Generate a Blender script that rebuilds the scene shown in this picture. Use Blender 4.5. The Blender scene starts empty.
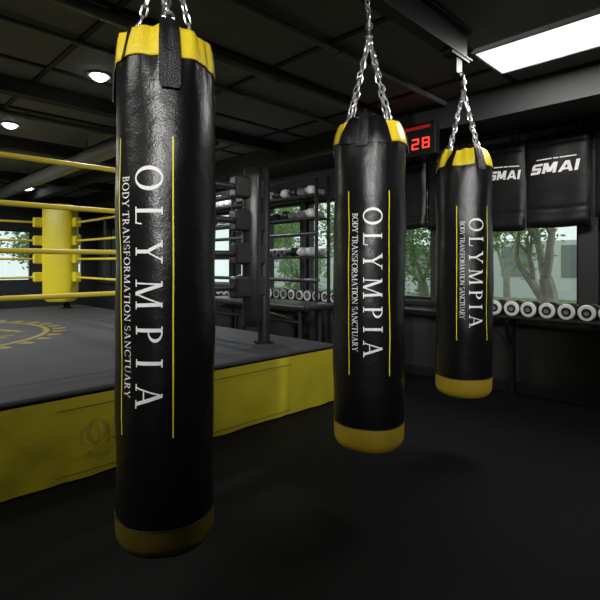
import bpy, bmesh, math, random
from mathutils import Vector, Matrix
random.seed(7)
S2=math.sqrt(2)
scene=bpy.context.scene
try:
    scene.view_settings.view_transform='Standard'
except Exception: pass
COL=scene.collection

# ---------------------------------------------------------------- materials
def mat(name,col,rough=0.5,metal=0.0,bump=0.0,bscale=50,var=0.0,vscale=3,coat=0.0,emit=None,estr=0.0,spec=0.5,bump2=0.0,bscale2=6):
    m=bpy.data.materials.new(name); m.use_nodes=True
    nt=m.node_tree; b=nt.nodes['Principled BSDF']
    b.inputs['Base Color'].default_value=(*col,1); b.inputs['Roughness'].default_value=rough
    b.inputs['Metallic'].default_value=metal
    b.inputs['Specular IOR Level'].default_value=spec
    b.inputs['Coat Weight'].default_value=coat
    if emit:
        b.inputs['Emission Color'].default_value=(*emit,1); b.inputs['Emission Strength'].default_value=estr
    tc=nt.nodes.new('ShaderNodeTexCoord')
    if True:
        n=nt.nodes.new('ShaderNodeTexNoise'); n.inputs['Scale'].default_value=vscale; n.inputs['Detail'].default_value=4
        nt.links.new(tc.outputs['Object'],n.inputs['Vector'])
        r=nt.nodes.new('ShaderNodeMix'); r.data_type='RGBA'
        v=max(var,0.04)
        r.inputs['A'].default_value=(*[c*(1-v) for c in col],1); r.inputs['B'].default_value=(*[min(1,c*(1+v)) for c in col],1)
        nt.links.new(n.outputs['Fac'],r.inputs['Factor']); nt.links.new(r.outputs['Result'],b.inputs['Base Color'])
    last=None
    for st,sc in ((bump,bscale),(bump2,bscale2)):
        if st>0:
            n=nt.nodes.new('ShaderNodeTexNoise'); n.inputs['Scale'].default_value=sc; n.inputs['Detail'].default_value=5
            nt.links.new(tc.outputs['Object'],n.inputs['Vector'])
            bp=nt.nodes.new('ShaderNodeBump'); bp.inputs['Strength'].default_value=st; bp.inputs['Distance'].default_value=0.02
            nt.links.new(n.outputs['Fac'],bp.inputs['Height'])
            if last: nt.links.new(last.outputs['Normal'],bp.inputs['Normal'])
            last=bp
    if last: nt.links.new(last.outputs['Normal'],b.inputs['Normal'])
    return m
YEL=(0.82,0.62,0.02)
M_leather=mat('black_leather',(0.005,0.005,0.0055),0.32,bump=0.06,bscale=160,bump2=0.45,bscale2=5,spec=0.45)
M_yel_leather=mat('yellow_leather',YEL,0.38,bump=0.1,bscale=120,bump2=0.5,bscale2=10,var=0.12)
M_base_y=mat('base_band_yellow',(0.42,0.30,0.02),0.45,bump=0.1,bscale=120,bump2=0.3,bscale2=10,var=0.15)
M_base_shade=mat('shaded_base_band_yellow',(0.12,0.088,0.007),0.5,bump=0.1,bscale=120,bump2=0.3,bscale2=10,var=0.25)  # near bag's band: light falloff painted in as a darker yellow
M_strap=mat('black_strap',(0.010,0.010,0.011),0.42,bump=0.3,bscale=200)
M_padvinyl=mat('pad_black_vinyl',(0.008,0.008,0.009),0.42,bump=0.1,bscale=90,bump2=0.4,bscale2=5,spec=.4)
M_print_w=mat('white_print',(0.90,0.90,0.90),0.55)
M_print_y=mat('yellow_print',(0.85,0.78,0.03),0.5)
M_chrome=mat('chrome',(0.92,0.92,0.93),0.30,1.0)
M_steel=mat('black_steel',(0.014,0.014,0.015),0.45,0.3)
M_rail=mat('dark_grey_rail',(0.045,0.045,0.048),0.4,0.3)
M_apron=mat('yellow_vinyl',(0.39,0.335,0.016),0.45,bump=0.1,bscale=60,var=0.16,vscale=2,bump2=1.0,bscale2=2.5)
M_apron_ink=mat('apron_ink',(0.28,0.245,0.04),0.6)
M_apron_line=mat('apron_line_ink',(0.12,0.10,0.02),0.6)
M_canvas=mat('ring_canvas',(0.036,0.036,0.041),0.85,var=0.30,vscale=2.5,bump=0.1,bscale=90,bump2=0.2,bscale2=2)
M_canvas_y=mat('canvas_yellow_print',(0.22,0.18,0.025),0.8,var=0.35,vscale=9)
M_rope=mat('yellow_rope',(0.85,0.68,0.06),0.45,var=0.1,vscale=8)
M_sleeve=mat('black_rope_sleeve',(0.030,0.030,0.032),0.35)
M_pad_y=mat('yellow_pad',(0.88,0.76,0.04),0.4,var=0.1,bump2=0.2,bscale2=4)
M_pad_k=mat('black_pad',(0.020,0.020,0.0205),0.33,bump2=0.3,bscale2=4)
M_floor=mat('rubber_floor',(0.0042,0.0042,0.0044),0.65,bump=0.35,bscale=140,var=0.4,vscale=5,bump2=0.1,bscale2=12,spec=.10)
M_wall=mat('charcoal_wall',(0.032,0.033,0.035),0.7,bump=0.08,bscale=60,var=0.15)
M_wall_low=mat('charcoal_wall_panel',(0.034,0.034,0.036),0.6,var=0.15)
M_ceil=mat('dark_ceiling_tile',(0.19,0.195,0.21),0.8,bump=0.2,bscale=90,var=0.25,vscale=1.5)
M_trim=mat('black_trim',(0.010,0.010,0.011),0.5)
M_tbar=mat('ceiling_tbar',(0.012,0.012,0.013),0.6)
M_pipe=mat('grey_conduit',(0.22,0.222,0.23),0.45,0.3)
M_frame=mat('window_frame_black',(0.012,0.012,0.013),0.4)
M_white=mat('white_vinyl',(0.75,0.75,0.76),0.4,var=0.1)
M_grey=mat('grey_vinyl',(0.20,0.20,0.21),0.45,var=0.1)
M_lamp=mat('lamp_panel',(0.9,0.9,0.9),0.5,emit=(1.0,0.98,0.93),estr=1.3)
M_dlamp=mat('downlight_lens',(0.9,0.9,0.9),0.5,emit=(0.93,0.97,1.0),estr=8.0)
M_lamp_rim=mat('lamp_rim',(0.35,0.35,0.36),0.5)
M_red=mat('red_led',(0.5,0.01,0.01),0.5,emit=(1.0,0.05,0.03),estr=1.7)
M_red_dim=mat('red_strip',(0.25,0.01,0.01),0.4,emit=(0.6,0.02,0.01),estr=0.30)
M_bark=mat('tree_bark',(0.40,0.37,0.32),0.9,bump=0.5,bscale=20,var=0.4,vscale=6)
M_grass=mat('grass_ground',(0.16,0.22,0.10),0.9,var=0.4)
M_build=mat('pale_concrete',(0.62,0.64,0.63),0.8,var=0.1)
M_bglass=mat('dark_window_glass',(0.22,0.25,0.26),0.15)
def leafmat(name,col,tr):
    m=mat(name,col,.55,var=.5,vscale=2); nt=m.node_tree; b=nt.nodes['Principled BSDF']
    t=nt.nodes.new('ShaderNodeBsdfTranslucent'); t.inputs['Color'].default_value=(*tr,1)
    mx=nt.nodes.new('ShaderNodeMixShader'); mx.inputs[0].default_value=.45
    o=nt.nodes['Material Output']; nt.links.new(b.outputs[0],mx.inputs[1]); nt.links.new(t.outputs[0],mx.inputs[2]); nt.links.new(mx.outputs[0],o.inputs[0])
    return m
M_leaf=leafmat('tree_leaf',(0.14,0.24,0.08),(.25,.42,.12))
M_leaf2=leafmat('tree_leaf_pale',(0.24,0.36,0.15),(.38,.55,.20))

def glass_mat():
    m=bpy.data.materials.new('window_glass'); m.use_nodes=True; nt=m.node_tree
    nt.nodes.clear(); o=nt.nodes.new('ShaderNodeOutputMaterial'); t=nt.nodes.new('ShaderNodeBsdfTransparent')
    t.inputs['Color'].default_value=(0.86,0.90,0.88,1)
    g=nt.nodes.new('ShaderNodeBsdfGlossy'); g.inputs['Roughness'].default_value=0.03
    mx=nt.nodes.new('ShaderNodeMixShader'); mx.inputs[0].default_value=0.05
    nt.links.new(t.outputs[0],mx.inputs[1]); nt.links.new(g.outputs[0],mx.inputs[2]); nt.links.new(mx.outputs[0],o.inputs[0])
    return m
M_glass=glass_mat()

# ---------------------------------------------------------------- helpers
def mobj(name,verts,faces,m,parent=None,smooth=False,loc=None,mats=None,fm=None):
    me=bpy.data.meshes.new(name); me.from_pydata([tuple(v) for v in verts],[],faces); me.update()
    for mm in (mats or [m]): me.materials.append(mm)
    if fm:
        for p,i in zip(me.polygons,fm): p.material_index=i
    if smooth:
        for p in me.polygons: p.use_smooth=True
    o=bpy.data.objects.new(name,me); COL.objects.link(o)
    if parent: o.parent=parent
    if loc: o.location=loc
    return o
class MB:
    """mesh builder"""
    def __init__(s): s.v=[]; s.f=[]; s.m=[]
    def box(s,x0,x1,y0,y1,z0,z1,mi=0):
        b=len(s.v); s.v+=[(x0,y0,z0),(x1,y0,z0),(x1,y1,z0),(x0,y1,z0),(x0,y0,z1),(x1,y0,z1),(x1,y1,z1),(x0,y1,z1)]
        s.f+=[tuple(b+i for i in q) for q in ((0,3,2,1),(4,5,6,7),(0,1,5,4),(1,2,6,5),(2,3,7,6),(3,0,4,7))]; s.m+=[mi]*6
    def tube(s,pts,r,n=10,mi=0,closed=False,radii=None):
        pts=[Vector(p) for p in pts]; N=len(pts); b=len(s.v); prev=None
        for i,p in enumerate(pts):
            if closed: t=pts[(i+1)%N]-pts[i-1]
            else: t=pts[min(i+1,N-1)]-pts[max(i-1,0)]
            t.normalize()
            if prev is None:
                a=Vector((0,0,1)) if abs(t.z)<0.9 else Vector((1,0,0)); u=t.cross(a).normalized()
            else:
                u=(prev-t*prev.dot(t)).normalized()
            prev=u; w=t.cross(u); rr=radii[i] if radii else r
            for k in range(n):
                a=2*math.pi*k/n; s.v.append(tuple(p+u*math.cos(a)*rr+w*math.sin(a)*rr))
        for i in range(N if closed else N-1):
            j=(i+1)%N
            for k in range(n):
                l=(k+1)%n; s.f.append((b+i*n+k,b+i*n+l,b+j*n+l,b+j*n+k)); s.m.append(mi)
        if not closed:
            s.f.append(tuple(b+k for k in reversed(range(n)))); s.f.append(tuple(b+(N-1)*n+k for k in range(n))); s.m+=[mi,mi]
    def lathe(s,prof,c=(0,0,0),axis='z',n=32,mi=0):
        b=len(s.v)
        for (r,h) in prof:
            for k in range(n):
                a=2*math.pi*k/n; x,y=r*math.cos(a),r*math.sin(a)
                if axis=='z': p=(c[0]+x,c[1]+y,c[2]+h)
                elif axis=='x': p=(c[0]+h,c[1]+x,c[2]+y)
                else: p=(c[0]+x,c[1]+h,c[2]+y)
                s.v.append(p)
        for i in range(len(prof)-1):
            for k in range(n):
                l=(k+1)%n; s.f.append((b+i*n+k,b+i*n+l,b+(i+1)*n+l,b+(i+1)*n+k)); s.m.append(mi)
    def ell(s,c,r,nu=14,nv=9,mi=0,rot=None):
        b=len(s.v)
        for i in range(nv+1):
            th=math.pi*i/nv
            for k in range(nu):
                a=2*math.pi*k/nu
                p=Vector((r[0]*math.sin(th)*math.cos(a),r[1]*math.sin(th)*math.sin(a),r[2]*math.cos(th)))
                if rot: p=rot@p
                s.v.append(tuple(p+Vector(c)))
        for i in range(nv):
            for k in range(nu):
                l=(k+1)%nu; s.f.append((b+i*nu+k,b+(i+1)*nu+k,b+(i+1)*nu+l,b+i*nu+l)); s.m.append(mi)
    def obj(s,name,mats,parent=None,smooth=False,loc=None,bevel=0):
        if not isinstance(mats,(list,tuple)): mats=[mats]
        o=mobj(name,s.v,s.f,None,parent,smooth,loc,mats,s.m)
        if bevel:
            bv=o.modifiers.new('bevel','BEVEL'); bv.width=bevel; bv.segments=2; bv.limit_method='ANGLE'
        if smooth:
            bm=bmesh.new(); bm.from_mesh(o.data); bmesh.ops.remove_doubles(bm,verts=bm.verts,dist=1e-5)
            bmesh.ops.recalc_face_normals(bm,faces=bm.faces)
            bm.to_mesh(o.data); bm.free()
            try: o.data.set_sharp_from_angle(angle=math.radians(40))
            except Exception: pass
        return o
def box(name,x0,x1,y0,y1,z0,z1,m,parent=None,bevel=0,loc=None):
    b=MB(); b.box(x0,x1,y0,y1,z0,z1); return b.obj(name,m,parent,False,loc,bevel)
def empty(name,loc,label,cat,group=None):
    e=bpy.data.objects.new(name,None); e.empty_display_size=0.1; e.location=loc; COL.objects.link(e)
    tag(e,label,cat,group); return e
def tag(o,label,cat,group=None):
    o["label"]=label; o["category"]=cat
    if group: o["group"]=group
def struct(o,label=None,cat=None):
    o["kind"]="structure"
    if label: o["label"]=label
    if cat: o["category"]=cat
    return o
def copy_tree(src,loc,rotz=0.0):
    e=src.copy(); COL.objects.link(e); e.location=loc; e.rotation_euler=(0,0,rotz)
    for c in src.children:
        d=c.copy(); COL.objects.link(d); d.parent=e
    return e

# ---------------------------------------------------------------- stroke serif font
def seg(P,x0,y0,x1,y1,w,n=8):
    for i in range(n):
        a=i/n; b=(i+1)/n
        ax,ay=x0+(x1-x0)*a,y0+(y1-y0)*a; bx,by=x0+(x1-x0)*b,y0+(y1-y0)*b
        P.append([(ax-w/2,ay),(ax+w/2,ay),(bx+w/2,by),(bx-w/2,by)])
def hb(P,x0,x1,y,h): P.append([(x0,y-h/2),(x1,y-h/2),(x1,y+h/2),(x0,y+h/2)])
def ring(P,cx,cy,rx,ry,tk,tn,a0=0,a1=360,n=32):
    n=max(6,int(n*abs(a1-a0)/360))
    for i in range(n):
        q=[]
        for a in (a0+(a1-a0)*i/n,a0+(a1-a0)*(i+1)/n):
            a=math.radians(a); q.append(((cx+rx*math.cos(a),cy+ry*math.sin(a)),(cx+(rx-tk)*math.cos(a),cy+(ry-tn)*math.sin(a))))
        P.append([q[0][0],q[1][0],q[1][1],q[0][1]])
TK=0.14; TN=0.06
def stem(P,x,s=True,w=TK):
    seg(P,x,0,x,1,w)
    if s: hb(P,x-.15,x+.15,.975,.05); hb(P,x-.15,x+.15,.025,.05)
def glyph(c):
    P=[]
    if c=='O': ring(P,.46,.5,.46,.52,.15,.06); return P,.92
    if c=='L': stem(P,.17); hb(P,.1,.64,.025,.05); seg(P,.615,0,.655,.24,.05,3); return P,.68
    if c=='Y': seg(P,.12,1,.42,.45,TK); seg(P,.74,1,.44,.45,TN); seg(P,.42,0,.42,.47,TK); hb(P,0,.27,.975,.05); hb(P,.61,.86,.975,.05); hb(P,.27,.57,.025,.05); return P,.86
    if c=='M': seg(P,.15,0,.19,1,TN); seg(P,.2,1,.54,0,TK); seg(P,.92,1,.54,0,TN); seg(P,.93,1,.97,0,TK); hb(P,.02,.28,.025,.05); hb(P,.82,1.12,.025,.05); hb(P,.07,.26,.975,.05); hb(P,.88,1.05,.975,.05); return P,1.14
    if c=='P' or c=='R':
        stem(P,.17); ring(P,.24,.735,.38,.265,.13,.05,90,-90); hb(P,.15,.25,.975,.05); hb(P,.15,.25,.495,.05)
        if c=='R': seg(P,.36,.5,.66,0,TK); hb(P,.58,.8,.025,.05); return P,.8
        return P,.64
    if c=='I': stem(P,.17); return P,.34
    if c=='A': seg(P,.14,0,.44,1,TN); seg(P,.43,1,.76,0,TK); hb(P,.24,.64,.33,.05); hb(P,.02,.26,.025,.05); hb(P,.6,.92,.025,.05); return P,.92
    if c=='B': stem(P,.17); ring(P,.24,.75,.32,.25,.12,.05,90,-90); ring(P,.24,.265,.38,.265,.13,.05,90,-90); hb(P,.15,.25,.975,.05); hb(P,.15,.25,.51,.05); hb(P,.15,.25,.025,.05); return P,.66
    if c=='D': stem(P,.17); ring(P,.24,.5,.56,.5,.15,.05,90,-90); hb(P,.15,.25,.975,.05); hb(P,.15,.25,.025,.05); return P,.84
    if c=='T': seg(P,.38,0,.38,1,TK); hb(P,0,.76,.97,.06); seg(P,.02,.76,.02,1,.04,3); seg(P,.74,.76,.74,1,.04,3); hb(P,.23,.53,.025,.05); return P,.76
    if c=='N': seg(P,.16,0,.16,1,TN); seg(P,.16,1,.76,0,TK); seg(P,.78,0,.78,1,TN); hb(P,.02,.3,.025,.05); hb(P,.64,.92,.975,.05); hb(P,.04,.24,.975,.05); return P,.94
    if c=='F': stem(P,.17); hb(P,.1,.6,.975,.05); seg(P,.59,.78,.59,1,.04,3); hb(P,.2,.46,.52,.05); seg(P,.46,.4,.46,.64,.04,3); return P,.64
    if c=='C': ring(P,.46,.5,.46,.52,.15,.06,48,318); seg(P,.76,.66,.78,.96,.04,3); return P,.84
    if c=='U': seg(P,.17,.3,.17,1,TK); seg(P,.72,.3,.72,1,TN); ring(P,.425,.32,.32,.34,.14,.06,180,300); ring(P,.425,.32,.32,.34,.06,.06,300,360); hb(P,.02,.32,.975,.05); hb(P,.6,.84,.975,.05); return P,.86
    if c=='S':
        ring(P,.32,.74,.27,.27,.1,.06,50,230); ring(P,.33,.27,.28,.28,.11,.06,-130,50)
        seg(P,.19,.56,.47,.44,.15,3); seg(P,.51,.76,.52,.96,.04,2); seg(P,.07,.04,.08,.26,.04,2); return P,.64
    return P,.4
def text_polys(txt,length,cap,track=0.25):
    items=[]; x=0
    for i,c in enumerate(txt):
        if c==' ': x+=.35; continue
        P,a=glyph(c); items.append((P,x)); x+=a+track
    tot=x-track; sx=length/tot; out=[]
    for P,x0 in items:
        for q in P: out.append([((px+x0)*sx,py*cap) for px,py in q])
    return out
def track_for(txt,length,cap):
    w=0;g=0
    for i,c in enumerate(txt):
        if c==' ': w+=.35; continue
        w+=glyph(c)[1]; g+=1
    return (length/cap-w)/(g-1)
def polys_obj(name,polys,fn,m,parent,flip=False):
    v=[];f=[]
    for q in polys:
        b=len(v); v+=[fn(*p) for p in q]; f.append(tuple(range(b,b+len(q))))
    o=mobj(name,v,f,m,parent)
    return o

# ---------------------------------------------------------------- room shell
HC=1.2
XW=4.6; YB=11.5; ZC=2.7; XL=-4.0; YF=-3.0
struct(box('floor',XL-.2,XW+.2,YF-.2,YB+.2,-.1,0,M_floor),'black textured rubber gym floor','floor')
struct(box('ceiling',XL-.2,XW+.2,YF-.2,YB+.2,ZC,ZC+.1,M_ceil),'dark charcoal tiled ceiling','ceiling')
struct(box('wall_west',XL-.2,XL,YF-.2,YB+.2,0,ZC,M_wall),'plain charcoal wall','wall')
struct(box('wall_south',XL,XW,YF-.2,YF,0,ZC,M_wall),'plain charcoal wall','wall')
ZS,ZT=0.82,2.06
wins=[(-.9,0.15),(0.25,1.06),(1.20,2.50),(2.62,3.88),(3.98,4.52),(4.60,5.35),(5.43,6.15),(6.22,7.35),(7.5,8.8),(9.0,10.8)]
b=MB(); b.box(XW,XW+.2,YF-.2,YB+.2,0,ZS); b.box(XW,XW+.2,YF-.2,YB+.2,ZT,ZC)
prev=YF-.2
for a,c in wins: b.box(XW,XW+.2,prev,a,ZS,ZT); prev=c
b.box(XW,XW+.2,prev,YB+.2,ZS,ZT)
struct(b.obj('wall_east',M_wall_low),'charcoal wall pierced by a row of windows','wall')
nwin=1
def window(axis,pos,a,c,zs,zt):
    global nwin
    e=bpy.data.objects.new('window_%d'%nwin,None); COL.objects.link(e); nwin+=1
    mid=(a+c)/2; e.location=(pos+.1,mid,zs) if axis=='x' else (mid,pos+.1,zs)
    struct(e,'black framed window looking out to trees','window')
    h=zt-zs; w=(c-a)/2; t=.03
    fb=MB(); gb=MB()
    def bx(B,u0,u1,z0,z1,d0,d1):
        if axis=='x': B.box(d0,d1,u0,u1,z0,z1)
        else: B.box(u0,u1,d0,d1,z0,z1)
    bx(fb,-w,-w+t,0,h,-.04,.04); bx(fb,w-t,w,0,h,-.04,.04); bx(fb,-w+t,w-t,0,t,-.04,.04); bx(fb,-w+t,w-t,h-t,h,-.04,.04)
    bx(gb,-w+t,w-t,t,h-t,-.004,.004)
    fb.obj('frame',M_frame,e); gb.obj('pane',M_glass,e)
for a,c in wins: window('x',XW,a,c,ZS,ZT)
nw=[(-3.2,-1.6),(-1.3,0.6),(0.9,2.3),(2.55,3.2),(3.4,4.3)]
b=MB(); b.box(XL-.2,XW,YB,YB+.2,0,.85); b.box(XL-.2,XW,YB,YB+.2,1.95,ZC); prev=XL-.2
for a,c in nw: b.box(prev,a,YB,YB+.2,.85,1.95); prev=c
b.box(prev,XW,YB,YB+.2,.85,1.95)
struct(b.obj('wall_north',M_wall),'charcoal far wall with windows','wall')
for a,c in nw: window('y',YB,a,c,.85,1.95)
struct(box('baseboard_east',XW-.03,XW,YF,YB,0,.10,M_trim,bevel=.005),'black baseboard','baseboard')
struct(box('trim_1',XW-.60,XW,YF,YB,ZC-.25,ZC,M_wall),'boxed charcoal ceiling bulkhead above windows','bulkhead')
struct(box('trim_2',XW-.05,XW,YF,YB,ZS-.05,ZS-.01,M_trim),'black window sill','sill')
tn=3
for x in [-2.4,-1.2,0,1.2,2.4,3.6]:
    struct(box('trim_%d'%tn,x-.018,x+.018,YF,YB,ZC-.016,ZC,M_tbar),'ceiling grid bar','ceiling grid'); tn+=1
y=-2.1
while y<11.4:
    struct(box('trim_%d'%tn,XL,XW-.6,y-.018,y+.018,ZC-.015,ZC,M_tbar),'ceiling grid bar','ceiling grid'); tn+=1; y+=1.2
for y in (4.35,6.45,8.85):
    struct(box('trim_%d'%tn,XL,XW-.6,y-.06,y+.06,ZC-.12,ZC,M_wall),'dark ceiling joist','ceiling beam'); tn+=1
struct(box('trim_%d'%tn,3.0,3.12,4.41,YB,ZC-.16,ZC,M_wall),'dark ceiling beam','ceiling beam'); tn+=1

for (yy,r,zz) in ((2.12,.022,ZC-.034),(2.75,.035,ZC-.047),(3.25,.018,ZC-.03),(5.2,.03,ZC-.042)):
    b=MB(); b.tube([(XL+.02,yy,zz),(2.98,yy,zz)] if yy>4 else [(XL+.02,yy,zz),(3.98,yy,zz)],r,12)
    for i in range(6): 
        xx=-3+i*1.1; b.box(xx-.012,xx+.012,yy-r-.006,yy+r+.006,zz-r-.004,ZC-.001)
    o=b.obj('ceiling_conduit',M_pipe,smooth=True); tag(o,'grey metal conduit clipped under the dark ceiling','pipe','ceiling conduits')
b=MB(); b.tube([(2.2,3.4,ZC-.24),(2.2,YB-.1,ZC-.24)],.09,20)
for i in range(7): b.box(2.19,2.21,3.6+i*1.1-.015,3.6+i*1.1+.015,ZC-.16,ZC-.001)
o=b.obj('ventilation_duct',M_pipe,smooth=True); tag(o,'dark round ventilation duct running under the ceiling','duct')
b=MB(); b.lathe([(0,0),(.03,0),(.03,-.01),(.009,-.012),(.009,-.05),(.022,-.052),(.022,-.058),(0,-.058)],(0,0,0),n=16)
o=b.obj('sprinkler_head',M_chrome,smooth=True,loc=(2.86,.72,ZC)); tag(o,'small chrome fire sprinkler head on the ceiling','sprinkler')

b=MB(); b.box(-.6,2.92,1.365,1.445,2.50,2.51); b.box(-.6,2.92,1.40,1.41,2.51,ZC-.023); b.box(-.6,2.92,1.365,1.445,ZC-.023,ZC-.013)
b.box(2.74,2.81,1.38,1.43,2.385,2.50); b.box(2.66,2.89,1.37,1.44,2.48,2.50)
o=b.obj('support_beam',M_steel); tag(o,'narrow black steel beam under the ceiling carrying heavy bags','beam')

# ---------------------------------------------------------------- heavy bags
def chain_link(B,c,T,side,L=.048,W=.028,r=.0042):
    T=T.normalized(); side=side.normalized(); pts=[]
    rr=(W/2-r); hl=L/2-W/2
    for i in range(7):
        a=math.pi*i/6; pts.append(c+T*(hl+rr*math.sin(a))+side*rr*math.cos(a))
    for i in range(7):
        a=math.pi*i/6; pts.append(c-T*(hl+rr*math.sin(a))-side*rr*math.cos(a))
    B.tube(pts,r,6,closed=True)
def chain(name,p0,p1,parent,org):
    p0=Vector(p0);p1=Vector(p1);d=p1-p0;L=d.length;T=d.normalized();n=max(1,round(L/.0345))
    s1=T.cross(Vector((0.3,0.9,0.1))).normalized(); s2=T.cross(s1)
    B=MB()
    for i in range(n):
        tw=i*0.18
        a=s1*math.cos(tw)+s2*math.sin(tw); bb=-s1*math.sin(tw)+s2*math.cos(tw)
        chain_link(B,p0+T*(L*(i+.5)/n)-org,T,a if i%2 else bb)
    return B.obj(name,M_chrome,parent,True)
def bag(px,D,R,zb,zt,phi0,olen,oz,sz0,sz1,lz0,lz1,strap_phis,strap_w,apex,label,seed,patch=None,bandh=.08,tabL=.2,tp=.1,mband=None,chain_phis=None,crad=None,hangz=2.50,wav=.013):
    t=(px-300)/475; r=t*D; cx=(D+r)/S2; cy=(D-r)/S2
    org=Vector((cx,cy,zb))
    e=empty('heavy_bag',org,label,'punching bag','hanging heavy bags')
    tc=Vector((-cx,-cy,0)).normalized(); rp=Vector((-tc.y,tc.x,0))
    if rp.dot(Vector((1,-1,0)))<0: rp=-rp
    rnd=random.Random(seed); ph=[rnd.uniform(0,6.28) for _ in range(10)]
    H=zt-zb
    def rad(phi,z):
        s=(z-zb)/H
        w=.0024*math.sin(3*phi+ph[0]+4*s)+.0018*math.sin(5*phi+ph[1]-7*s)+.0016*math.sin(17*s+ph[2]+2*phi)
        w+=.0012*math.sin(31*s+ph[4]+3*math.sin(phi+ph[5]))
        g=math.exp(-((s-1)/.065)**2)
        w+=.006*math.sin(9*phi+ph[3]+1.3*math.sin(2*phi+ph[8]))*g+.004*math.sin(17*phi+ph[6]+2*math.sin(phi))*g
        belly=.004*math.sin(math.pi*min(1,max(0,s)))-.002
        q=R+w+belly
        u=max(0,min(1.3,(z-(zt-.13))/.13)); q*=1-tp*u*u
        c=.05
        if z-zb<c:
            u=1-(z-zb)/c; q=q-c*(1-math.sqrt(max(0,1-u*u)))
        return q
    def P(phi,z,off=0.0):
        q=rad(phi,z)+off
        return tc*(q*math.cos(phi))+rp*(q*math.sin(phi))+Vector((0,0,z-zb))
    def surf(name,z0,z1,off,m,nz,n=144,top=False,wavy=0):
        B=MB(); zs=[z0+(z1-z0)*i/nz for i in range(nz+1)]
        if z0<=zb+1e-6:
            zs=[zb+.05*(1-math.cos(math.pi/2*i/8)) for i in range(8)]+[zb+.05+(z1-zb-.05)*i/nz for i in range(nz+1)]
        for zi,z in enumerate(zs):
            for k in range(n):
                ph_=2*math.pi*k/n
                zz=z
                if wavy and zi==len(zs)-1: zz=z+wavy*(math.cos(4*(ph_-strap_phis[0]))+.5*math.sin(7*ph_+ph[9])+.3*math.sin(13*ph_+ph[8]))
                if wavy and zi==0: zz=z+.45*wavy*math.sin(5*ph_+ph[7])
                B.v.append(tuple(P(ph_,min(zz,zt+.03),off)))
        for i in range(len(zs)-1):
            for k in range(n):
                l=(k+1)%n; B.f.append((i*n+k,i*n+l,(i+1)*n+l,(i+1)*n+k)); B.m.append(0)
        if z0<=zb+1e-6: B.f.append(tuple(reversed(range(n)))); B.m.append(0)
        if top:
            b0=len(B.v)
            for k in range(n):
                p=P(2*math.pi*k/n,zt-.03,-.02); B.v.append(tuple(p))
            i=len(zs)-1
            for k in range(n):
                l=(k+1)%n; B.f.append((i*n+k,i*n+l,b0+l,b0+k)); B.m.append(0)
            B.f.append(tuple(b0+k for k in range(n))); B.m.append(0)
        return B.obj(name,m,e,True)
    surf('body',zb+bandh,zt-.016,0,M_leather,90,top=True)
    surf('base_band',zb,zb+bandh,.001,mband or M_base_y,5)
    o=surf('collar',zt-.10,zt,.0035,M_yel_leather,10,wavy=wav)
    sm=o.modifiers.new('sol','SOLIDIFY'); sm.thickness=.003; sm.offset=0
    B=MB(); B.tube([tuple(P(2*math.pi*k/64,zb+bandh,.0)) for k in range(64)],.0025,6,closed=True); B.obj('seam',M_strap,e,True)
    def cpatch(name,phc,w,z0,z1,off,th,m,nz=14,nphi=8,taper=0.0,skew=0.0,tz=0.0):
        hw=w/2/R; B=MB(); 
        for lay in (0,1):
            for i in range(nz+1):
                z=z0+(z1-z0)*i/nz
                for j in range(nphi+1):
                    u=-1+2*j/nphi
                    hh=hw*(1-taper*i/nz)
                    if i==0 and not taper: hh*=.85
                    z_=z+ (tz*abs(u)*(1-i/nz))
                    zz=min(z_,zt)
                    p=P(phc+skew*i/nz+u*hh,zz,off+th*lay)
                    if z_>zt:
                        p=p+Vector((0,0,z_-zt)); rad_=Vector((p.x,p.y,0)); p-=rad_.normalized()*(z_-zt)*1.0
                    B.v.append(tuple(p))
        M1=(nz+1)*(nphi+1)
        for i in range(nz):
            for j in range(nphi):
                a=i*(nphi+1)+j
                B.f.append((M1+a,M1+a+1,M1+a+nphi+2,M1+a+nphi+1)); B.f.append((a,a+nphi+1,a+nphi+2,a+1)); B.m+=[0,0]
        for i in range(nz):
            for j in (0,nphi):
                a=i*(nphi+1)+j; q=(a,a+nphi+1,M1+a+nphi+1,M1+a); B.f.append(q); B.m.append(0)
        for j in range(nphi):
            for i in (0,nz):
                a=i*(nphi+1)+j; B.f.append((a,a+1,M1+a+1,M1+a)); B.m.append(0)
        return B.obj(name,m,e,True)
    if patch:
        for (pc,pw,pt,psk,z0_,z1_) in patch:
            cpatch('collar_panel',pc,pw,zt-z0_,zt+z1_,.0065,.002,M_leather,nphi=16,taper=pt,skew=psk)
    for i,sp in enumerate(strap_phis):
        sk=rd(rnd.uniform(-5,5)) if i else 0
        cpatch('strap',sp,strap_w,zt-tabL,zt+.03,.010,.005,M_strap,skew=sk)
        cpatch('strap_loop',sp+sk*.5,strap_w*.36,zt-tabL*.42,zt+.055,.0165,.004,M_strap,skew=sk)
    for i,sp in enumerate(chain_phis or strap_phis):
        rr_=crad or (rad(sp,zt)-.042)
        rv=(tc*math.cos(sp)+rp*math.sin(sp)).normalized()
        top=rv*rr_+Vector((0,0,H+(.05 if not crad else -.005)))
        side=Vector((0,0,1)).cross(rv).normalized(); B=MB()
        pts=[]
        for i in range(9):
            a=math.pi*i/8; pts.append(top+side*.020*math.cos(a)+Vector((0,0,.026*math.sin(a)))-rv*.010*math.sin(a))
        B.tube(pts,.0045,8,closed=True); B.obj('ring',M_chrome,e,True)
        if crad:
            B=MB(); B.box(-.014,.014,-.004,.004,-.05,.004); o=B.obj('liner_tab',M_strap,e); o.location=top; o.rotation_euler=(0,0,math.atan2(side.y,side.x))
        chain('chain',top+Vector((0,0,.016))+org-rv*.008,Vector((cx,cy,apex-.005)),e,org)
    B=MB(); az=apex-zb
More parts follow.
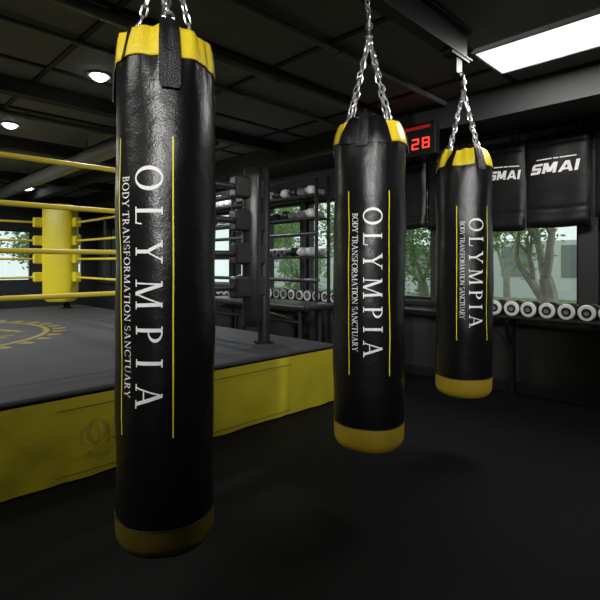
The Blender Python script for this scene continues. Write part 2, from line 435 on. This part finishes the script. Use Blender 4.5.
    B.lathe([(0,-.016),(.013,-.012),(.018,0),(.013,.012),(.008,.02),(.008,.035),(.018,.04),(.018,.062),(.008,.066),(.008,.085),(0,.085)],(0,0,az),n=18)
    B.obj('swivel',M_chrome,e,True)
    chain('hanger_chain',(cx,cy,apex+.085),(cx,min(max(cy,1.375),1.435),hangz),e,org)
    off=.0014
    tkk=track_for('OLYMPIA',olen,.083)
    pol=text_polys('OLYMPIA',olen,.083,tkk)
    vb=R*math.radians(-8.5)
    o=polys_obj('lettering',pol,lambda u,v:tuple(P(phi0+(vb+v)/R,oz-u,off)),M_print_w,e); o["label"]='large white serif lettering'
    L=sz0-sz1; cap=.027; tk=track_for('BODY TRANSFORMATION SANCTUARY',L,cap)
    pol=text_polys('BODY TRANSFORMATION SANCTUARY',L,cap,tk); vb2=R*math.radians(-26)
    o=polys_obj('small_lettering',pol,lambda u,v:tuple(P(phi0+(vb2+v)/R,sz0-u,off)),M_print_w,e); o["label"]='small white serif lettering'
    for s in (-1,1):
        B=[]; c0=R*math.radians(32)*s; n=24
        for i in range(n): B.append([((lz0-lz1)*i/n,c0-.0023),((lz0-lz1)*(i+1)/n,c0-.0023),((lz0-lz1)*(i+1)/n,c0+.0023),((lz0-lz1)*i/n,c0+.0023)])
        polys_obj('stripe',B,lambda u,v:tuple(P(phi0+v/R,lz0-u,off)),M_print_y,e)
    return e
rd=math.radians
bag(166,1.615,.1605,.275,1.945,rd(-24.5),.745,1.505,1.475,.788,1.597,.666,[rd(4),rd(112),rd(184),rd(256)],.062,2.32,
    'black leather heavy bag with yellow collar hanging beside the ring',1,patch=[(rd(-52),.022,0,rd(8),.102,.0)],bandh=.105,tabL=.2,tp=.10,mband=M_base_shade,wav=.008)
bag(369,2.25,.166,.355,1.855,0,.66,1.453,1.43,.815,1.53,.71,[rd(-10),rd(100),rd(172),rd(250)],.05,2.28,
    'black leather heavy bag with black patches over yellow collar',2,patch=[(rd(-6),.255,.28,rd(2),.116,.012)],bandh=.118,tabL=.13,tp=.17,
    chain_phis=[rd(62),rd(124),rd(236),rd(298)],crad=.118,wav=.009)
bag(463.5,2.92,.165,.41,1.885,rd(19),.636,1.472,1.455,.885,1.545,.76,[rd(34),rd(115),rd(204),rd(290)],.045,2.27,
    'black leather heavy bag with yellow collar hanging beside the windows',3,patch=[(rd(-34),.06,.6,rd(16),.115,.004),(rd(34),.075,.5,rd(-4),.11,.004)],bandh=.12,tabL=.13,tp=.20,
    chain_phis=[rd(62),rd(124),rd(236),rd(298)],crad=.108,hangz=2.385,wav=.010)

# ---------------------------------------------------------------- boxing ring
RX0,RX1,RY0,RY1,RZ=-2.8,3.2,2.76,8.7,0.5
ringe=empty('boxing_ring',(0.2,5.84,0),'raised boxing ring with charcoal canvas, yellow ropes and yellow skirt','boxing ring')
off=Vector((-.2,-5.84,0))
def rl(o): o.location=off; return o
rl(box('platform',RX0+.03,RX1-.03,RY0+.03,RY1-.03,0,RZ-.03,M_steel,ringe))
rl(box('canvas',RX0,RX1,RY0,RY1,RZ-.03,RZ,M_canvas,ringe,bevel=.014))
def apron(ax,c,a0,a1,sgn):
    n=240; B=MB()
    for i in range(n+1):
        u=a0+(a1-a0)*i/n
        for j in range(9):
            z=.01+(RZ-.045)*j/8; w=.014*math.sin(u*7+j*.35)+.007*math.sin(u*19+1-j*.5)+.006*math.sin(u*3.1+j*1.1)
            w*=(1-j/8)*.8+.05; dd=c+sgn*(.010+abs(w))
            B.v.append((u,dd,z) if ax=='y' else (dd,u,z))
    for i in range(n):
        for j in range(8):
            a=i*9+j; B.f.append((a,a+9,a+10,a+1)); B.m.append(0)
    return rl(B.obj('apron',M_apron,ringe,True))
apron('y',RY0,RX0,RX1,-1); apron('y',RY1,RX0,RX1,1); apron('x',RX0,RY0,RY1,-1); apron('x',RX1,RY0,RY1,1)
ya=RY0-.034
cap=.13; L=.86; pol=text_polys('OLYMPIA',L,cap,track_for('OLYMPIA',L,cap))
o=rl(polys_obj('apron_lettering',pol,lambda u,v:(1.03+u,ya,.195+v),M_apron_ink,ringe)); o["label"]='faint olive serif lettering'
cap=.034; pol=text_polys('BODY TRANSFORMATION SANCTUARY',L-.02,cap,track_for('BODY TRANSFORMATION SANCTUARY',L-.02,cap))
rl(polys_obj('apron_lettering',pol,lambda u,v:(1.04+u,ya,.125+v),M_apron_ink,ringe))
for z in (.405,.045):
    rl(polys_obj('apron_stripe',[[(0,0),(1.75,0),(1.75,.006),(0,.006)]],lambda u,v:(.88+u,ya,z+v),M_apron_line,ringe))
B=[]; n=72
for i in range(n):
    a0=2*math.pi*i/n; a1=2*math.pi*(i+1)/n
    B.append([(1.40*math.cos(a),1.40*math.sin(a)) for a in (a0,a1)]+[(1.46*math.cos(a),1.46*math.sin(a)) for a in (a1,a0)])
    if i%2: B.append([(1.5*math.cos(a),1.5*math.sin(a)) for a in (a0,a1)]+[(1.63*math.cos(a0*.25+a1*.75),1.63*math.sin(a0*.25+a1*.75)),(1.63*math.cos(a0*.75+a1*.25),1.63*math.sin(a0*.75+a1*.25))])
for k in range(3): B.append([(-1.0,-.62-.13*k),(1.0-.1*k,-.62-.13*k),(1.0-.1*k,-.57-.13*k),(-1.0,-.57-.13*k)])
rl(polys_obj('canvas_emblem',B,lambda u,v:(.38+u*.95,5.92+v*.95,RZ+.0025),M_canvas_y,ringe))
pol=text_polys('OLYMPIA',2.3,.40,track_for('OLYMPIA',2.3,.40))
rl(polys_obj('canvas_lettering',pol,lambda u,v:(-.78+u,5.55+v,RZ+.0025),M_canvas_y,ringe))
PX0,PX1,PY0,PY1=-2.4,2.8,3.26,8.2
ropez=[1.01,1.297,1.583,1.87]
def corner(px,py,ix,iy,mpad,w,th,label,z1=2.07,ps=1.0,inset=.14,lean=0.0,ex=.45,z0=.62,plen=1.0):
    B=MB(); B.lathe([(0,0),(.09,0),(.09,.015),(.055,.02),(.055,1.55),(.035,1.575),(0,1.575)],(px,py,RZ),n=20)
    rl(B.obj('corner_post',M_steel,ringe,True))
    iv=Vector((ix,iy,0)).normalized(); sv=Vector((-iv.y,iv.x,0)); c=Vector((px,py,0))+iv*inset
    zs=[z0,z0+.04,z0+.10,(z0+z1)/2,z1-.35,z1-.09,z1-.03,z1]
    sc=[.75,.93,1,1,1,1,.93,.75]
    B=MB(); m=24
    for z,s in zip(zs,sc):
        cl=c+iv*lean*(z1-z)/(z1-z0)
        for k in range(m):
            a=2*math.pi*k/m; ca,sa=math.cos(a),math.sin(a)
            f=lambda q:math.copysign(abs(q)**ex,q)
            p=cl+sv*(f(ca)*w/2*s)+iv*(f(sa)*th/2*s); B.v.append((p.x,p.y,z))
    for i in range(len(zs)-1):
        for k in range(m):
            l=(k+1)%m; B.f.append((i*m+k,i*m+l,(i+1)*m+l,(i+1)*m+k)); B.m.append(0)
    B.f.append(tuple(reversed(range(m)))); B.f.append(tuple((len(zs)-1)*m+k for k in range(m))); B.m+=[0,0]
    o=rl(B.obj('corner_pad',mpad,ringe,True)); o["label"]=label
    for z in ropez:
        for dx,dy in ((ix,0),(0,iy)):
            B=MB(); B.tube([(px,py,z),(px+dx*.17,py+dy*.17,z)],.011,8); B.tube([(px+dx*.05,py+dy*.05,z),(px+dx*.13,py+dy*.13,z)],.02,8)
            rl(B.obj('turnbuckle',M_steel,ringe,True))
            L=.07*ps*plen; q=Vector((px,py,z))+Vector((dx,dy,0))*(.03+L)
            B=MB(); B.box(q.x-(L if dx else .035*ps),q.x+(L if dx else .035*ps),q.y-(L if dy else .035*ps),q.y+(L if dy else .035*ps),z-.055*ps,z+.055*ps)
            rl(B.obj('turnbuckle_pad',mpad,ringe,False,None,.02))
corner(PX1,PY0,-1,1,M_pad_k,.36,.17,'black corner pad',2.06,1.7,.10,0,.4,.66,1.35)
corner(PX1,PY1,-1,-1,M_pad_y,.50,.34,'yellow corner pad',2.16,1.4,.2,0,.55,.62,2.4)
corner(PX0,PY0,1,1,M_pad_y,.42,.15,'yellow corner pad')
corner(PX0,PY1,1,-1,M_pad_k,.42,.15,'black corner pad')
def rope(a,c,z,name='rope',m=M_rope,r=.0175,s0=0,s1=1):
    a=Vector(a);c=Vector(c); n=24; pts=[]
    for i in range(n+1):
        t=s0+(s1-s0)*i/n; p=a.lerp(c,t); pts.append((p.x,p.y,z-.012*math.sin(math.pi*t)))
    B=MB(); B.tube(pts,r,10); return rl(B.obj(name,m,ringe,True))
for z in ropez:
    rope((PX0+.15,PY0,0),(PX1-.15,PY0,0),z); rope((PX0+.15,PY1,0),(PX1-.15,PY1,0),z)
    rope((PX0,PY0+.15,0),(PX0,PY1-.15,0),z); rope((PX1,PY0+.15,0),(PX1,PY1-.15,0),z)
    rope((PX0+.15,PY0,0),(PX1-.15,PY0,0),z,'rope_sleeve',M_sleeve,.028,.90,1)["label"]='black protective rope sleeve'
    rope((PX1,PY0+.15,0),(PX1,PY1-.15,0),z,'rope_sleeve',M_sleeve,.028,0,.34)["label"]='black protective rope sleeve'
def spacer(x,y):
    B=MB(); B.box(x-.012,x+.012,y-.02,y+.02,.98,1.90); rl(B.obj('rope_spacer',M_strap,ringe))
spacer(PX1,6.7); spacer(-.7,PY0); spacer(1.0-.2,PY1); spacer(PX0,5.0); spacer(PX0,6.7)

# ---------------------------------------------------------------- dumbbell shelf
sh=empty('dumbbell_rack',(4.42,4.0,0),'long low black steel shelf under the windows holding dumbbells','rack')
so=Vector((-4.42,-4.0,0))
o=box('shelf',4.26,4.55,.2,9.0,.725,.745,M_steel,sh,bevel=.004); o.location=so
yy=.3
for i in range(7):
    b=MB(); b.box(4.50,4.55,yy-.02,yy+.02,0,.725); b.tube([(4.52,yy,.45),(4.30,yy,.725)],.010,8); o=b.obj('bracket_leg',M_steel,sh); o.location=so; yy+=1.43
ZD=.7455
db=empty('dumbbell',(4.40,.62,ZD),'round dumbbell with white ringed end caps on black shelf','dumbbell','dumbbells on the window shelf')
def dhead(x0,sg):
    B=MB(); w=.05
    pr=[(0,.004),(.018,.004),(.020,.0),(.034,.0),(.038,.004),(.060,.004),(.067,.012),(.067,w-.008),(.060,w),(0,w)]
    B.lathe([(r,sg*h) for r,h in pr],(x0,0,.068),'x',24)
    for i,p in enumerate(B.f):
        k=i//24
        if k in(4,5): B.m[i]=1
        if k in(0,1): B.m[i]=2
    return B
for s in (-1,1):
    x0=s*.105
    o=dhead(x0,-s).obj('weight_head',[M_strap,M_white,M_grey],db,True)
B=MB(); B.lathe([(.016,-.06),(.018,0),(.016,.06)],(0,0,.068),'x',14); B.obj('handle',M_chrome,db,True)
for i in range(1,51):
    yd=.62+i*.148
    if 2.15<yd<3.0 or yd>8.0: continue
    copy_tree(db,(4.40+random.uniform(-.006,.006),yd,ZD),random.uniform(-.04,.04))

# ---------------------------------------------------------------- gear rack with gloves
gr=empty('glove_rack',(4.15,5.6,0),'tall black steel rack with open shelves of boxing gloves','rack')
go=Vector((-4.15,-5.6,0))
ups=(3.75,5.35,6.9,8.4)
for yy in ups:
    for xx in (4.02,4.23):
        o=box('upright',xx-.015,xx+.015,yy-.015,yy+.015,0,2.25,M_steel,gr); o.location=go
tiers=[1.30,1.76,2.03]
for z in tiers:
    b=MB(); b.box(4.0,4.03,3.74,8.41,z-.02,z); b.box(4.22,4.25,3.74,8.41,z-.02,z)
    for i in range(40): b.box(4.03,4.22,3.75+i*.119,3.762+i*.119,z-.014,z)
    o=b.obj('wire_shelf',M_steel,gr); o.location=go
for z in (1.02,1.56,2.22):
    b=MB(); b.tube([(3.985,3.70,z),(3.985,8.45,z)],.024,10); o=b.obj('front_rail',M_rail,gr,True); o.location=go
def glove(mm,mc,label,loc):
    B=MB(); 
    B.ell((0,0,.058),(.085,.055,.055),mi=0); B.ell((-.045,0,.056),(.055,.053,.056),mi=0)
    B.ell((-.02,.05,.05),(.055,.020,.026),10,7,mi=0,rot=Matrix.Rotation(rd(-14),3,'Z'))
    B.lathe([(.0,.06),(.042,.06),(.038,.085),(.042,.15),(.036,.152),(.034,.12),(0,.12)],(0,0,.045),'x',18,mi=1)
    o=B.obj('boxing_glove',[mm,mc],None,True,loc); tag(o,label,'boxing glove','boxing gloves on the rack'); return o
gk=[(M_white,M_grey,'white boxing glove with grey cuff on wire shelf'),(M_pad_k,M_white,'black boxing glove with white cuff on wire shelf'),(M_grey,M_pad_k,'grey boxing glove with black cuff on wire shelf')]
protos={}
for z in tiers:
    yy=3.88; 
    while yy<8.3:
        k=random.choice([0,0,0,0,1,2]); 
        if not(z==1.30 and random.random()<.10) and min(abs(yy-u) for u in ups)>.085:
            if k not in protos: o=protos[k]=glove(*gk[k],(4.13,yy,z))
            else: 
                o=protos[k].copy(); COL.objects.link(o)
            fl=random.random()<.35
            o.location=(4.10 if not fl else 4.16,yy,z+.001); o.rotation_euler=(0,0,random.uniform(-.08,.08)+(math.pi if fl else 0))
        yy+=.148
be=empty('flat_bench',(3.62,4.2,0),'black padded flat bench on steel frame beside ring','bench'); bo=Vector((-3.62,-4.2,0))
o=box('bench_pad',3.42,3.88,3.35,5.2,.73,.79,M_pad_k,be,bevel=.02); o.location=bo
b=MB()
for yy in (3.5,5.1):
    for xx in (3.5,3.8): b.tube([(xx,yy,0),(xx,yy,.73)],.02,8)
    b.tube([(3.5,yy,.12),(3.8,yy,.12)],.016,8)
b.tube([(3.5,3.5,.60),(3.5,5.1,.60)],.018,8); b.tube([(3.5,3.5,.60),(3.5,4.3,.73)],.014,8)
b.tube([(3.65,3.5,.67),(3.65,5.1,.67)],.02,8)
o=b.obj('bench_frame',M_rail,be,True); o.location=bo

# ---------------------------------------------------------------- vinyl pads with logo
def smai_polys(width,cap):
    P=[]
    hb(P,.12,.98,.88,.24); hb(P,.05,.86,.5,.24); hb(P,0,.84,.12,.24)
    P.append([(.0,.5),(.30,.5),(.30,.89),(.0,.80)]); P.append([(.0,.80),(.30,.80),(.30,1.0),(.14,1.0)])
    P.append([(.60,.11),(.92,.18),(.92,.5),(.60,.5)]); P.append([(.60,.0),(.84,.0),(.92,.2),(.60,.2)]); P.append([(.60,.39),(.92,.39),(.84,.62),(.60,.62)])
    x=1.06; seg(P,x+.15,0,x+.15,1,.30,4); seg(P,x+1.11,0,x+1.11,1,.30,4); seg(P,x+.20,1,x+.63,.12,.38,5); seg(P,x+1.06,1,x+.63,.12,.38,5)
    x=2.50; seg(P,x+.16,0,x+.62,1,.33,5); seg(P,x+1.12,0,x+.66,1,.33,5); hb(P,x+.3,x+1.0,.26,.2)
    x=3.90; seg(P,x+.16,0,x+.16,1,.32,4)
    tot=4.22; s=width/tot
    return [[((a+b*.22)*s-width/2-.02,b*cap) for a,b in q] for q in P]
def vpad(y0,y1,zt,zb,label,tilt=0.0,lw=.38,lc=0.0,cap=.092):
    w=y1-y0; xm=XW-.06
    e=empty('striking_pad',(xm,(y0+y1)/2,zb),label,'striking pad','striking pads hung above the windows')
    n=22;m=26; B=MB(); h=zt-zb
    def fx(u,v):
        puff=.030*(1-(2*u-1)**10)*(1-(2*v-1)**12)
        fold=.006*math.sin(v*9+u*4)+.004*math.sin(u*11+v*3+y0*5)+.012*math.exp(-((v-.06)/.05)**2)
        seam=-.010*math.exp(-((v-.88)/.012)**2)-.010*math.exp(-((v-.20)/.012)**2)
        return -puff-(fold+seam)*(1 if 0<u<1 else .2)
    for j in range(m*2+1):
        for i in range(n+1):
            u=i/n;v=j/(m*2)
            sag=.012*math.sin(math.pi*u)*(1-v)
            B.v.append((fx(u,v),-w/2+w*u,h*v-sag+tilt*(u-.5)))
    m*=2
    for j in range(m):
        for i in range(n):
            a=j*(n+1)+i; B.f.append((a,a+n+1,a+n+2,a+1)); B.m.append(0)
    b0=len(B.v)
    for (u,v) in ((0,0),(1,0),(1,1),(0,1)): B.v.append((.03,-w/2+w*u,h*v+tilt*(u-.5)))
    B.f.append((b0,b0+1,b0+2,b0+3)); B.m.append(0)
    B.f.append(tuple([b0,b0+1]+[i for i in range(n,-1,-1)])); B.f.append(tuple([b0+3,b0+2]+[m*(n+1)+i for i in range(n,-1,-1)]))
    B.f.append(tuple([b0,b0+3]+[j*(n+1) for j in range(m,-1,-1)])); B.f.append(tuple([b0+1,b0+2]+[j*(n+1)+n for j in range(m,-1,-1)])); B.m+=[0]*4
    B.obj('pad_cover',M_padvinyl,e,True)
    for s in (-.35,.35):
        box('hanging_loop',-.01,.03,s*w-.02,s*w+.02,h-.01,h+.06,M_strap,e)
    if not lw: return
    zc=h*.57
    def place(yimg,z):
        y=-(yimg+lc); u=max(.01,min(.99,.5+y/w)); return (fx(u,z/h)-.006,y,z+tilt*(u-.5))
    o=polys_obj('lettering',smai_polys(lw,cap),lambda a,b:place(a,zc+b),M_print_w,e); o["label"]='bold white logo lettering'
    P=[]; q=lw/.35
    for a,bb in ((-.15,-.03),(-.02,.02),(.03,.15)):
        for k in range(4): P.append([((a+(bb-a)*k/4)*q,0),((a+(bb-a)*(k+1)/4)*q,0),((a+(bb-a)*(k+1)/4)*q,.010),((a+(bb-a)*k/4)*q,.010)])
    polys_obj('print_line',P,lambda a,b:place(a,zc+cap+.03+b),M_print_w,e)
vpad(1.09,1.61,2.36,1.54,'black vinyl striking pad with white logo hung above window')
vpad(1.62,2.12,2.36,1.53,'black vinyl striking pad with white logo hung above window',.03,.27,.092,.084)
vpad(2.13,2.62,2.36,1.58,'plain black vinyl striking pad hung above window',0,0)
vpad(.50,1.06,2.36,1.60,'black vinyl striking pad with white logo hung above window')
vpad(2.64,3.12,2.34,1.60,'plain black vinyl striking pad hung above window',0,0)
o=box('hanging_rail',XW-.10,XW-.002,.3,3.4,2.425,2.445,M_steel); tag(o,'black steel rail holding striking pads on the wall','rail')

# ---------------------------------------------------------------- timer
te=empty('interval_timer',(3.95,2.56,2.22),'black wall timer with glowing red digits below ceiling bulkhead','timer')
box('housing',-.035,.05,-.38,.38,0,.30,M_frame,te,bevel=.008)
def seg7(d,yc,zc,h,w,t):
    segs={'2':'abged','8':'abcdefg'}[d]; B=MB(); X0,X1=-.040,-.035
    def bar(y0,y1,z0,z1): B.box(X0,X1,yc+min(y0,y1),yc+max(y0,y1),zc+z0,zc+z1)
    g=.004
    for s in segs:
        if s=='a': bar(-w/2+g,w/2-g,h/2-t,h/2)
        if s=='g': bar(-w/2+g,w/2-g,-t/2,t/2)
        if s=='d': bar(-w/2+g,w/2-g,-h/2,-h/2+t)
        if s=='b': bar(-w/2,-w/2+t,g,h/2-g)
        if s=='c': bar(-w/2,-w/2+t,-h/2+g,-g)
        if s=='f': bar(w/2-t,w/2,g,h/2-g)
        if s=='e': bar(w/2-t,w/2,-h/2+g,-g)
    B.obj('digit',M_red,te)
seg7('2',-.175,.11,.10,.075,.013); seg7('8',-.285,.11,.10,.075,.013)
box('indicator_strip',-.040,-.035,-.33,.33,.245,.272,M_red_dim,te)

# ---------------------------------------------------------------- ceiling lights
def panel(x0,x1,y0,y1,power,label):
    e=empty('ceiling_light',((x0+x1)/2,(y0+y1)/2,ZC-.03),label,'ceiling light','ceiling panel lights')
    w=(x1-x0)/2;l=(y1-y0)/2
    b=MB(); b.box(-w,-w+.02,-l,l,-.0,.03); b.box(w-.02,w,-l,l,0,.03); b.box(-w+.02,w-.02,-l,-l+.02,0,.03); b.box(-w+.02,w-.02,l-.02,l,0,.03)
    b.obj('light_frame',M_lamp_rim,e)
    box('diffuser',-w+.02,w-.02,-l+.02,l-.02,.006,.022,M_lamp,e)
    la=bpy.data.lights.new('panel_lamp','AREA'); la.shape='RECTANGLE'; la.size=2*w-.06; la.size_y=2*l-.06; la.energy=power; la.color=(1,.97,.92)
    lo=bpy.data.objects.new('panel_lamp',la); COL.objects.link(lo); lo.parent=e; lo.location=(0,0,.004)
panel(3.19,3.70,.30,1.50,34,'added unseen white ceiling panel light')
panel(-1.5,-.9,1.3,2.5,36,'added unseen white ceiling panel light')  # panel added left of the view for highlights on the bags
panel(-1.2,-.6,-2.0,-.8,4,'added unseen white ceiling panel light')  # weak fill panel added behind the camera for the bag fronts
panel(-.5,.1,6.6,7.8,130,'added unseen white ceiling panel light')  # panel added over the ring, out of view, to brighten the yellow corner
def fill_spot(x,y,tx,ty,tz,power,ang):  # unseen spotlights with housings, added behind the camera to light the bag fronts
    e=empty('fill_spotlight',(x,y,ZC),'added unseen fill spotlight in black housing on ceiling','spotlight','added fill spotlights')
    b=MB(); b.box(-.05,.05,-.05,.05,-.02,0); b.tube([(0,0,-.02),(0,0,-.12)],.01,8); b.obj('bracket',M_steel,e)
    d=(Vector((tx,ty,tz))-Vector((x,y,ZC-.14))).normalized(); q=d.to_track_quat('-Z','Y')
    b=MB(); b.lathe([(0,.08),(.045,.08),(.05,.06),(.06,-.09),(.055,-.09),(.045,.0),(0,.0)],n=24); o=b.obj('lamp_head',M_steel,e,True); o.location=(0,0,-.14); o.rotation_euler=q.to_euler()
    la=bpy.data.lights.new('spot_lamp','SPOT'); la.energy=power; la.spot_size=rd(ang); la.spot_blend=1.0; la.shadow_soft_size=.05; la.color=(1,.98,.95)
    lo=bpy.data.objects.new('spot_lamp',la); COL.objects.link(lo); lo.parent=e; lo.location=Vector((0,0,-.14))+d*.10; lo.rotation_euler=q.to_euler()
fill_spot(-2.4,-1.6,1.1,1.7,1.75,480,37)
fill_spot(-1.2,-2.6,2.2,1.4,1.65,480,37)
fill_spot(.6,-2.6,3.0,1.5,1.6,210,38)
def downlight(x,y,r,power):
    e=empty('downlight',(x,y,ZC),'round white recessed downlight glowing in ceiling','downlight','ceiling downlights')
    b=MB(); b.lathe([(r*1.25,0),(r*1.25,-.010),(r*1.05,-.014),(r*.86,-.006)],n=28); b.obj('rim',M_lamp_rim,e,True)
    b=MB(); b.lathe([(0,-.05),(r*.4,-.046),(r*.7,-.032),(r*.86,-.008)],n=28); b.obj('lens',M_dlamp,e,True)
    la=bpy.data.lights.new('downlight_lamp','SPOT'); la.energy=power; la.spot_size=rd(140); la.spot_blend=.8; la.shadow_soft_size=r; la.color=(.93,.97,1)
    lo=bpy.data.objects.new('downlight_lamp',la); COL.objects.link(lo); lo.parent=e; lo.location=(0,0,-.06)
downlight(1.53,3.77,.075,48); downlight(1.39,5.75,.08,85); downlight(2.75,10.3,.16,70)
downlight(3.4,5.3,.07,150); downlight(-.9,3.9,.085,40)  # extra unseen downlights, added to brighten the glove rack and the ring

# ---------------------------------------------------------------- outside
o=box('lawn',XW+.2,24,-10,26,-.3,-.2,M_grass); tag(o,'green lawn outside the windows','lawn')
def building(x0,x1,y0,y1,h,label):
    e=empty('building',((x0+x1)/2,(y0+y1)/2,-.2),label,'building'); cx,cy=(x0+x1)/2,(y0+y1)/2
    box('facade',x0-cx,x1-cx,y0-cy,y1-cy,0,h,M_build,e)
    B=MB(); 
    y=y0+.8
    while y<y1-1.5:
        for z in (.9,): B.box(x0-cx-.03,x0-cx+.02,y-cy,y+1.3-cy,z,z+1.3)
        y+=2.4
    B.obj('glazing',M_bglass,e)
building(21,22.5,-8,24,2.4,'pale concrete building seen through trees')
o=box('lawn',-14,XW+.2,YB+.2,26,-.3,-.2,M_grass); tag(o,'green lawn beyond the far wall','lawn')
def tree(x,y,h,seed,label,lm,nleaf=4200,lean=0,ls=1.0,tk=.024):
    rn=random.Random(seed); e=empty('tree',(x,y,-.2),label,'tree','trees outside the windows')
    T=MB(); tips=[]
    def br(p,d,L,r,lv):
        n=6; pts=[p]; dd=d.copy()
        for i in range(n):
            dd=(dd+Vector((rn.uniform(-.16,.16),rn.uniform(-.16,.16),rn.uniform(-.05,.12)))).normalized(); pts.append(pts[-1]+dd*(L/n))
        rr=[r*(1-.45*i/n) for i in range(n+1)]
        T.tube(pts,r,8 if lv<2 else 5,radii=rr)
        if lv>=2: tips.extend(pts[2:])
        if lv<4:
            for k in range(3 if lv<3 else 2):
                j=rn.choice([3,4,5,6]) if k else 6
                nd=(dd+Vector((rn.uniform(-.9,.9),rn.uniform(-.9,.9),rn.uniform(-.25,.55)))).normalized()
                br(pts[j],nd,L*rn.uniform(.62,.85),rr[j]*.72,lv+1)
    br(Vector((0,0,0)),Vector((lean,lean*.5,1)).normalized(),h*.28,h*tk,0)
    T.v=[(a,b_,max(0.0,c)) for a,b_,c in T.v]
    T.obj('trunk',M_bark,e,True)
    v=[];f=[]
    for i in range(nleaf):
        c=rn.choice(tips)+Vector((rn.gauss(0,.20),rn.gauss(0,.20),rn.gauss(0,.18)))
        c.z=max(c.z,.3)
        a=Vector((rn.uniform(-1,1),rn.uniform(-1,1),rn.uniform(-.6,.3))).normalized(); bb=a.cross(Vector((rn.uniform(-1,1),rn.uniform(-1,1),rn.uniform(-1,1)))).normalized()
        s=rn.uniform(.03,.07)*ls; k=len(v); v+=[c-a*s,c+bb*s*.45,c+a*s,c-bb*s*.45]; f.append((k,k+1,k+2,k+3))
    mobj('foliage',v,f,lm,e)
tree(7.0,2.15,4.4,11,'slender pale-barked tree with spreading branches outside window',M_leaf2,2000,.15,1.0,.038)
tree(8.9,5.2,4.2,12,'leafy green tree outside window',M_leaf,3800,0,1,.034)
tree(8.0,8.0,4.0,13,'leafy green tree outside window',M_leaf2,3600,0,1,.034)
tree(9.5,11.0,4.4,14,'leafy green tree outside window',M_leaf,3400,0,1.2)
tree(11.4,1.2,4.6,15,'leafy green tree outside window',M_leaf,5600,0,1.2,.03)
tree(12.5,4.9,5,16,'leafy green tree outside window',M_leaf2,5600,0,1.3)
tree(13,9.0,5,17,'leafy green tree outside window',M_leaf,4600,0,1.3)
tree(12,14.5,5,20,'leafy green tree outside window',M_leaf2,3500,0,1.5)
tree(1.2,16,4.4,18,'leafy green tree beyond far windows',M_leaf2,2600,0,1.4)
tree(5.4,16.5,4.6,19,'leafy green tree beyond far windows',M_leaf,2600,0,1.4)

# world
w=bpy.data.worlds.new('World'); scene.world=w; w.use_nodes=True; nt=w.node_tree
bg=nt.nodes['Background']
sky=nt.nodes.new('ShaderNodeTexSky'); sky.sky_type='HOSEK_WILKIE'; sky.turbidity=8; sky.ground_albedo=.4; sky.sun_direction=(-.3,-.5,.7)
mx=nt.nodes.new('ShaderNodeMix'); mx.data_type='RGBA'; mx.inputs['Factor'].default_value=.75
nt.links.new(sky.outputs[0],mx.inputs['A']); mx.inputs['B'].default_value=(.82,.88,.90,1)
nt.links.new(mx.outputs['Result'],bg.inputs['Color']); bg.inputs['Strength'].default_value=1.8

cam=bpy.data.cameras.new('Camera'); co=bpy.data.objects.new('Camera',cam); COL.objects.link(co)
co.location=(0,0,HC); co.rotation_euler=(rd(90),0,rd(-45)); cam.sensor_width=36; cam.lens=28.5; cam.shift_y=-35/600; cam.clip_start=.02
scene.camera=co
